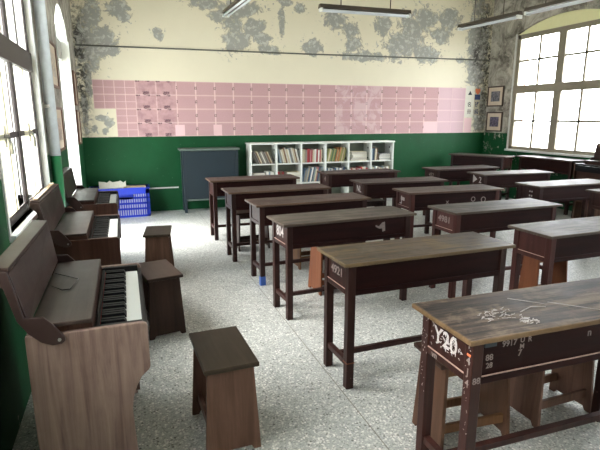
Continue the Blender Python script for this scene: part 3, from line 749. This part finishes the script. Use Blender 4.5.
# ------------------------------------------------------------------ stools
def stool(x, y, rz, seat_m, slab_m, label, group='small wooden school stools', ln=0.42, w=0.25, h=0.45, rail_m=None):
    r = empty('wooden_stool', (x, y, 0), math.radians(rz), label, 'stool', group)
    hl, hw = ln/2, w/2
    MB().box(-hl, hl, -hw, hw, h-0.022, h).build('seat', seat_m, r, 0.005)
    for s in (-1, 1):
        xt, xb = s*(hl-0.035), s*(hl-0.018); t = 0.018
        tw, bw, n = hw-0.018, hw+0.006, 0.035
        pts = [(-tw, h-0.022), (tw, h-0.022), (bw, 0.0), (bw-n, 0.0), (bw-n-0.012, 0.022), (-bw+n+0.012, 0.022), (-bw+n, 0.0), (-bw, 0.0)]
        mb = MB(); N = len(pts)
        def X(z, k): return xb+(xt-xb)*z/(h-0.022)-s*k*t
        vs = [(X(p[1], 0), p[0], p[1]) for p in pts]+[(X(p[1], 1), p[0], p[1]) for p in pts]
        mb.add(vs, [tuple(range(N)), tuple(range(2*N-1, N-1, -1))]+[(i, (i+1) % N, N+(i+1) % N, N+i) for i in range(N)])
        mb.build('side_slab', slab_m, r, 0.003)
    rm = rail_m or slab_m
    for s in (-1, 1):
        yy = s*(hw-0.03)
        MB().box(-hl+0.05, hl-0.05, yy-0.009, yy+0.009, h-0.075, h-0.022).build('seat_rail', rm, r, 0.002)
    for s in (-1, 1):
        yy = s*(hw-0.035)
        MB().box(-hl+0.04, hl-0.04, yy-0.009, yy+0.009, 0.08, 0.125).build('stretcher', rm, r, 0.002)
    return r
SS = M['stool_seat']; SD = M['stool_dark']; SR = M['stool_red']
stool(0.372, 2.176, 92, SS, SR, 'nearest stool, olive-brown seat on red-brown slab sides, alone in the aisle', ln=0.425)
stool(0.160, 3.560, 101, wood('dark seat wood', lin(58, 44, 38), lin(86, 68, 60), 'x', 0.34), SD, 'dark brown stool beside the nearest organ, with pale scratches on its seat', ln=0.44)
stool(0.248, 4.853, 83, SS, SR, 'farthest stool in the aisle, near the organs in front of the blue crate', ln=0.42)
stool(1.47, 1.775, -3, SD, M['stool_brown'], 'stool with bare tan rails under the left half of the nearest desk', ln=0.42, w=0.25, rail_m=M['stool_tan'])
stool(2.03, 1.79, 2, SD, SR, 'red-brown stool under the right half of the nearest desk')
stool(1.70, 3.90, 4, SD, M['stool_orange'], 'stool with orange side seen between the 804 desk and the yellowish desk')
stool(1.78, 4.66, 3, SD, M['stool_tan'], 'tan stool standing behind the desk marked 804, half hidden')
stool(1.35, 5.55, 3, SD, SD, 'dark stool tucked behind the second farthest aisle desk')
stool(3.24, 3.02, 6, SD, M['stool_orange'], 'stool with orange side behind the right unmarked desk', w=0.18)
stool(3.00, 5.77, 0, SD, SD, 'dark stool behind the desk marked NL')
stool(4.95, 4.84, 0, SD, SD, 'dark stool behind the pale topped third column desk')
stool(5.98, 4.92, 80, SD, SR, 'red-brown stool at the right edge beside the pale topped desk')
stool(6.22, 4.55, 85, SD, SR, 'red-brown stool at the far right edge in front of the right organ')

# ------------------------------------------------------------------ organs
ORG_W = 0.84
ORG = []
def organ(loc, rz, side_m, label, scale=None, first=None):
    r = empty('reed_organ', loc, rz, label, 'organ', 'classroom organs with raised lids', scale=scale)
    ORG.append(r)
    prof = [(-0.42, 0.0), (-0.42, 0.76), (-0.018, 0.76), (-0.004, 0.753), (0.0, 0.738), (0.0, 0.575), (-0.006, 0.562), (-0.035, 0.535), (-0.055, 0.50), (-0.07, 0.455), (-0.078, 0.40), (-0.074, 0.30), (-0.062, 0.0)]
    for y0 in (0.0, ORG_W-0.022):
        MB().prism(prof, y0, y0+0.022, 'xz').build('side_panel', side_m, r, 0.004)
    MB().box(-0.418, -0.405, 0.022, ORG_W-0.022, 0.04, 0.76).build('back_panel', M['organ_dark'], r)
    MB().box(-0.17, -0.155, 0.022, ORG_W-0.022, 0.05, 0.66).box(-0.155, -0.045, 0.022, ORG_W-0.022, 0.47, 0.66).build('knee_panel', M['organ_dark'], r)
    MB().box(-0.40, -0.14, 0.022, ORG_W-0.022, 0.0, 0.05).build('plinth', M['black'], r)
    for y in (0.28, 0.50):
        MB().hexa([(-0.30, y, 0.055), (-0.10, y, 0.055), (-0.10, y+0.12, 0.055), (-0.30, y+0.12, 0.055), (-0.30, y, 0.16), (-0.10, y, 0.075), (-0.10, y+0.12, 0.075), (-0.30, y+0.12, 0.16)]).build('pedal', M['black'], r)
    dk = MB().box(-0.40, -0.195, 0.004, ORG_W-0.004, 0.784, 0.80).build('deck', M['organ_deck'], r, 0.003)
    MB().box(-0.40, -0.195, 0.022, ORG_W-0.022, 0.66, 0.784).build('action_case', M['organ_dark'], r)
    kb = MB().box(-0.19, -0.002, 0.022, ORG_W-0.022, 0.66, 0.708).box(-0.016, 0.0005, 0.022, ORG_W-0.022, 0.708, 0.738).box(-0.19, -0.016, 0.022, 0.046, 0.708, 0.757).box(-0.19, -0.016, ORG_W-0.046, ORG_W-0.022, 0.708, 0.757).box(-0.19, -0.176, 0.046, ORG_W-0.046, 0.708, 0.75).build('keyboard', M['black'], r, 0.003)
    MB().box(-0.176, -0.172, 0.046, ORG_W-0.046, 0.708, 0.737).build('felt_strip', M['red_felt'], kb)
    N = 32; kw = (ORG_W-0.096)/N
    wk = MB().box(-0.171, -0.019, 0.0004, kw-0.0004, 0.710, 0.729)
    wo = None; bo = None
    for i in range(N):
        y = ORG_W-0.048-(i+1)*kw       # low notes at the far (left-hand) end
        if wo is None: wo = wk.build('white_key', M['ivory'], kb); o = wo
        else: o = wo.copy(); COL.objects.link(o)
        o.location = (0, y, 0); o.parent = kb
    for i in range(N-1):
        if (i % 7) in (2, 6): continue
        y = ORG_W-0.048-(i+1)*kw
        if bo is None: bo = MB().prism([(-0.171, 0.729), (-0.171, 0.750), (-0.084, 0.749), (-0.076, 0.729)], -0.0082, 0.0082, 'xz').build('black_key', M['black_key'], kb); o = bo
        else: o = bo.copy(); COL.objects.link(o)
        o.location = (0, y, 0); o.parent = kb
    # raised lid with folded top strip
    lid = MB().hexa([(-0.412, 0, 0.805), (-0.398, 0, 0.805), (-0.398, ORG_W, 0.805), (-0.412, ORG_W, 0.805), (-0.455, 0, 1.0), (-0.441, 0, 1.005), (-0.425, ORG_W, 1.005), (-0.440, ORG_W, 1.0)]).build('lid', M['organ_lid'], r, 0.003)
    MB().hexa([(-0.498, 0, 1.012), (-0.441, 0, 1.006), (-0.425, ORG_W, 1.006), (-0.492, ORG_W, 1.012), (-0.498, 0, 1.028), (-0.441, 0, 1.021), (-0.425, ORG_W, 1.021), (-0.492, ORG_W, 1.028)]).build('lid_strip', M['organ_lid'], lid, 0.003)
    cpts = [(-0.497, 1.020), (-0.445, 1.012), (-0.428, 0.93), (-0.411, 0.837), (-0.352, 0.834), (-0.325, 0.805), (-0.286, 0.745), (-0.288, 0.733), (-0.300, 0.724), (-0.330, 0.722), (-0.366, 0.738), (-0.405, 0.778), (-0.435, 0.83), (-0.462, 0.95), (-0.497, 0.99)]
    for (ya, yb, ys) in ((-0.014, -0.001, -0.014), (ORG_W+0.001, ORG_W+0.014, ORG_W+0.014)):
        ck = MB().prism(cpts, ya, yb, 'xz').build('lid_bracket', M['organ_cheek'], lid, 0.003)
        sg = -1 if ys < 0 else 1
        MB().tube([(-0.306, ys-sg*0.001, 0.742), (-0.306, ys+sg*0.004, 0.742)], 0.006, 10).build('screw', M['metal'], ck)
    MB().tube([(-0.42, ORG_W*0.45, 0.90), (-0.417, ORG_W*0.45, 0.905)], 0.008, 10).build('lid_knob', M['black'], lid)
    if len(ORG) == 1: MB().tube([(-0.385, 0.62, 0.806), (-0.277, 0.50, 0.806), (-0.28, 0.47, 0.806), (-0.30, 0.36, 0.806), (-0.33, 0.36, 0.806), (-0.385, 0.44, 0.806)], 0.0025, 6).build('wire_music_rest', M['wire'], dk)
    return r
organ((0.035, 1.85, 0), 0, M['organ_side'], 'nearest organ, walnut grain side panel facing the camera and wire lying on deck')
organ((-0.074, 3.33, 0), 0, M['organ_dark'], 'middle organ of the three along the left windows, dark brown side panel')
MB().box(-0.478, -0.455, 0.03, ORG_W-0.03, 1.0285, 1.036).build('pale_edge', M['cardboard'], ORG[-1])['label'] = 'pale wooden strip along the raised lid'
organ((-0.098, 4.71, 0), 0, M['organ_dark'], 'farthest organ of the left row, just in front of the blue crate')
organ((6.36, 5.60, 0), PI, M['organ_dark'], 'dark organ with raised lid against the right wall at the picture edge', scale=(0.95, 1, 1.11))

# ------------------------------------------------------------------ blue-grey cabinet
r = empty('low_cabinet', (0.0, 0, 0), 0, 'blue-grey painted wooden cabinet on legs against the green back wall', 'cabinet')
r.location = (1.30, 8.14, 0); r.scale = (0.97, 1, 1.0)
MB().box(-0.50, 0.49, -0.17, 0.16, 1.0, 1.032).build('cabinet_top', M['cab_top'], r, 0.003)
bd = MB().box(-0.43, 0.43, -0.13, 0.14, 0.20, 1.0).build('cabinet_body', M['cabinet'], r)
MB().box(-0.425, 0.425, -0.138, -0.131, 0.23, 0.985).build('front_panel', M['cabinet'], r, 0.002)
for x in (-0.46, 0.42):
    for y in (-0.145, 0.10): MB().box(x, x+0.045, y, y+0.045, 0, 1.0).build('leg', M['cabinet'], r, 0.002)
MB().box(-0.415, 0.42, -0.135, -0.105, 0.19, 0.215).build('bottom_rail', M['cab_top'], r)

# ------------------------------------------------------------------ bookshelf
BX0, BX1, BYF, BYB, BZ = 1.955, 4.645, 7.97, 8.28, 1.10
r = empty('bookshelf', (BX0, BYF, 0), 0, 'long low white bookshelf of open compartments against the green back wall', 'bookshelf')
BW = BX1-BX0; BD = BYB-BYF; t = 0.02
MB().box(-0.015, BW+0.015, -0.01, BD, BZ-0.025, BZ).build('shelf_top', M['white_paint'], r, 0.002)
for x in (0, BW-t): MB().box(x, x+t, 0, BD, 0, BZ-0.025).build('side_panel', M['white_paint'], r, 0.001)
MB().box(t, BW-t, BD-0.008, BD, 0.03, BZ-0.025).build('back_board', M['shelf_back'], r)
cw = (BW-t)/6
for i in range(1, 6):
    w = t*1.6 if i == 3 else t
    MB().box(i*cw-(w-t)/2, i*cw+t+(w-t)/2, 0.0, BD-0.008, 0.03, BZ-0.025).build('divider', M['white_paint'], r)
SH = [0.03, 0.395, 0.735]
for i in range(6):
    for z in SH: MB().box(i*cw+t+0.006, (i+1)*cw-0.006, 0.002, BD-0.009, z, z+0.018).build('shelf_board', M['white_paint'], r)
for i in range(1, 7):
    for z in (0.80, 0.98, 0.48):
        xx = i*cw-0.0065 if i != 3 else i*cw-0.0125
        MB().tube([(xx-0.001, 0.12, z), (xx+0.006, 0.12, z)], 0.016, 8).build('pin_hole_disc', M['black'], r)  # black discs put in for the dark of the panel holes

# books
bcol = {'grey': (136, 132, 124), 'dark grey': (84, 82, 78), 'white': (222, 222, 214), 'cream': (206, 196, 168), 'red': (158, 48, 56), 'pink': (176, 112, 114), 'yellow-green': (142, 142, 88), 'green': (80, 104, 70), 'orange': (170, 116, 70), 'blue': (72, 96, 120), 'pale blue': (134, 152, 162), 'navy': (40, 50, 72), 'brown': (122, 94, 72)}
bm_ = {}
def bookmat(c):
    if c not in bm_: bm_[c] = plain(c+' book cover', lin(*bcol[c]), 0.5, var=0.1)
    return bm_[c]
def book_me(th, h, d, c):
    # spine toward -y
    mb = MB().box(0, 0.003, 0, d, 0, h, 0).box(th-0.003, th, 0, d, 0, h, 0).box(0.003, th-0.003, 0, 0.003, 0, h, 0).box(0.003, th-0.003, 0.003, d-0.004, 0.003, h-0.004, 1)
    return mb
ordb = ordn
comp = ['first', 'second', 'third', 'fourth', 'fifth', 'sixth']
rown = {2: 'upper', 1: 'middle'}
def fill(ci, ri, cols, n, hmin, hmax, lean, thick=(0.016, 0.03), x0f=0.02, depth=0.19):
    zb = SH[ri]+0.018+0.0015
    x = BX0+ci*cw+t+x0f; xend = BX0+(ci+1)*cw-0.012
    a = math.radians(lean)
    for b in range(n):
        th = random.uniform(*thick); h = random.uniform(hmin, hmax); c = cols[b % len(cols)] if isinstance(cols, list) else cols
        wx = th*math.cos(a)
        foot = h*math.sin(abs(a)) if b == 0 and lean < 0 else 0
        lastx = x+th/math.cos(a)+(h*math.sin(a) if lean > 0 else 0)
        if lastx+foot > xend: break
        if b == 0 and lean < 0: x += h*math.sin(abs(a))
        o = book_me(th, h, depth, c).build('book', [bookmat(c), M['paper']])
        o.location = (x, BYF+0.03+random.uniform(0, 0.03), zb + (th*math.sin(abs(a)) if lean > 0 else 0))
        o.rotation_euler = (0, a, 0)
        st = 'leaning' if abs(lean) > 3 else 'upright'
        tag(o, '%s %s book, %s row, %s compartment, %s from left' % (c, st, rown[ri], comp[ci], ordb[b]), 'book', 'books on the white bookshelf')
        x += th/math.cos(a)+0.0015
def pile(ci, ri, cols, n, xoff, w=0.2, d=0.16, th=(0.014, 0.026), jit=4):
    z = SH[ri]+0.018+0.0005
    pos = 'right' if xoff > 0.15 else 'left'
    for b in range(n):
        h = random.uniform(*th); c = cols[b % len(cols)]
        mb = MB().box(-w/2, w/2, -d/2, d/2, 0, 0.003, 0).box(-w/2, w/2, -d/2, d/2, h-0.003, h, 0).box(-w/2, w/2, d/2-0.003, d/2, 0.003, h-0.003, 0).box(-w/2+0.003, w/2-0.003, -d/2+0.003, d/2-0.003, 0.003, h-0.003, 1)
        o = mb.build('book', [bookmat(c), M['paper']]); o.location = (BX0+ci*cw+t+xoff+w/2, BYF+0.05+d/2, z); o.rotation_euler = (0, 0, math.radians(random.uniform(-jit, jit)))
        tag(o, '%s book lying flat, %s row, %s compartment, %s side, %s from bottom' % (c, rown[ri], comp[ci], pos, ordb[b]), 'book', 'books on the white bookshelf'); z += h+0.0005
fill(0, 2, ['grey', 'dark grey', 'grey', 'brown', 'cream', 'dark grey', 'grey', 'white'], 16, 0.20, 0.23, -24, (0.014, 0.022), 0.01)
fill(1, 2, ['pale blue', 'grey', 'white', 'cream', 'brown', 'white', 'cream', 'white'], 16, 0.22, 0.27, -14, (0.018, 0.026), 0.01)
fill(2, 2, ['cream', 'cream', 'grey', 'red', 'red', 'pink', 'red', 'cream', 'white', 'red', 'white', 'red'], 18, 0.21, 0.235, 1.5, (0.022, 0.032), 0.02)
fill(3, 2, ['yellow-green', 'cream', 'yellow-green', 'green', 'yellow-green', 'green', 'orange', 'cream', 'orange', 'yellow-green'], 15, 0.21, 0.25, 13, (0.018, 0.028), 0.02)
pile(4, 2, ['cream', 'brown', 'grey', 'cream', 'white', 'cream', 'brown'], 8, 0.07, 0.30, 0.2, jit=10)
fill(5, 2, ['pale blue', 'blue', 'cream', 'brown'], 4, 0.20, 0.24, 1, (0.022, 0.03), 0.02)
pile(5, 2, ['blue', 'pale blue', 'white', 'blue', 'pale blue', 'blue'], 6, 0.18, 0.24, 0.2)
pile(0, 1, ['white', 'cream', 'white', 'white', 'grey'], 5, 0.04, 0.2, 0.2, (0.03, 0.045), 3)
fill(0, 1, ['white', 'pale blue', 'white'], 6, 0.19, 0.21, 1, (0.026, 0.034), 0.26)
fill(1, 1, ['red', 'brown', 'red'], 3, 0.18, 0.20, 1, (0.03, 0.04), 0.02)
pile(1, 1, ['white', 'grey', 'white', 'white', 'cream'], 5, 0.19, 0.24, 0.2, (0.03, 0.05), 5)
fill(2, 1, ['blue', 'grey', 'pale blue', 'cream', 'blue', 'white', 'navy', 'pale blue', 'cream', 'pink'], 16, 0.21, 0.26, 12, (0.02, 0.03), 0.01)
for ci, cc in ((3, ['blue', 'white', 'pale blue', 'white', 'grey']), (4, ['white', 'red', 'cream', 'white', 'red', 'pink']), (5, ['white', 'cream', 'pale blue', 'white', 'grey'])):
    fill(ci, 1, cc, 12, 0.20, 0.235, 1, (0.026, 0.036), 0.02)

# ------------------------------------------------------------------ blue crate and its paper
CX0, CX1, CY0, CY1, CH = -0.55, 0.31, 7.94, 8.28, 0.46
r = empty('plastic_crate', ((CX0+CX1)/2, (CY0+CY1)/2, 0), 0, 'blue slatted plastic crate on the floor behind the farthest organ', 'crate')
hx, hy = (CX1-CX0)/2, (CY1-CY0)/2
MB().box(-hx, hx, -hy, hy, 0, 0.015).build('crate_floor', M['crate'], r)
def lattice(w, plane):
    mb = MB(); T = 0.006
    def bx(a0, a1, z0, z1, th=T):
        if plane[0] == 'y': yy = plane[1]; mb.box(a0, a1, min(yy, yy+th*plane[2]), max(yy, yy+th*plane[2]), z0, z1)
        else: xx = plane[1]; mb.box(min(xx, xx+th*plane[2]), max(xx, xx+th*plane[2]), a0, a1, z0, z1)
    bx(-w, -w+0.05, 0, CH); bx(w-0.05, w, 0, CH); bx(-w, w, 0, 0.03); bx(-w, w, CH-0.10, CH)
    for z in (0.115, 0.20, 0.285): bx(-w, w, z, z+0.03)
    n = int(2*w/0.034)
    for i in range(1, n):
        a = -w+2*w*i/n
        bx(a-0.0075, a+0.0075, 0.03, CH-0.10)
    bx(-w*0.1, w*0.45, 0.285, CH-0.10)
    bx(-w-0.008, w+0.008, CH-0.02, CH, 0.016)
    return mb
lattice(hx, ('y', -hy, -1)).build('long_side', M['crate'], r); lattice(hx, ('y', hy, 1)).build('long_side', M['crate'], r)
lattice(hy, ('x', -hx, -1)).build('short_side', M['crate'], r); lattice(hy, ('x', hx, 1)).build('short_side', M['crate'], r)
o = MB().box(-0.36, 0.36, -0.14, 0.14, 0, 0.41).build('slot_highlight_box', M['paper'], loc=(-0.085, 8.11, 0.017)); tag(o, 'added pale box in the blue crate, painting the bright highlights in its slots', 'box')  # box added and whitened to paint the highlights seen in the slots
mb = MB()
N = 10
top = [(-0.2+0.4*i/N, 0.10+0.012*math.sin(i*1.9)+0.008*math.cos(i*3.1)) for i in range(N+1)]
mb.prism([(-0.2, 0.0)]+top+[(0.2, 0.0)], -0.012, 0.012, 'xz')
o = mb.build('paper_bundle', M['paper'], loc=(-0.22, 8.22, 0.43)); tag(o, 'off-white paper bundle standing in the top of the blue crate', 'paper')
o = MB().box(-0.16, 0.16, -0.1, 0.08, 0, 0.02).box(-0.13, 0.17, -0.08, 0.1, 0.02, 0.034).build('folder_stack', M['cardboard'], loc=(0.10, 8.09, 0.428)); tag(o, 'tan folders lying on top in the right half of the blue crate', 'folder')
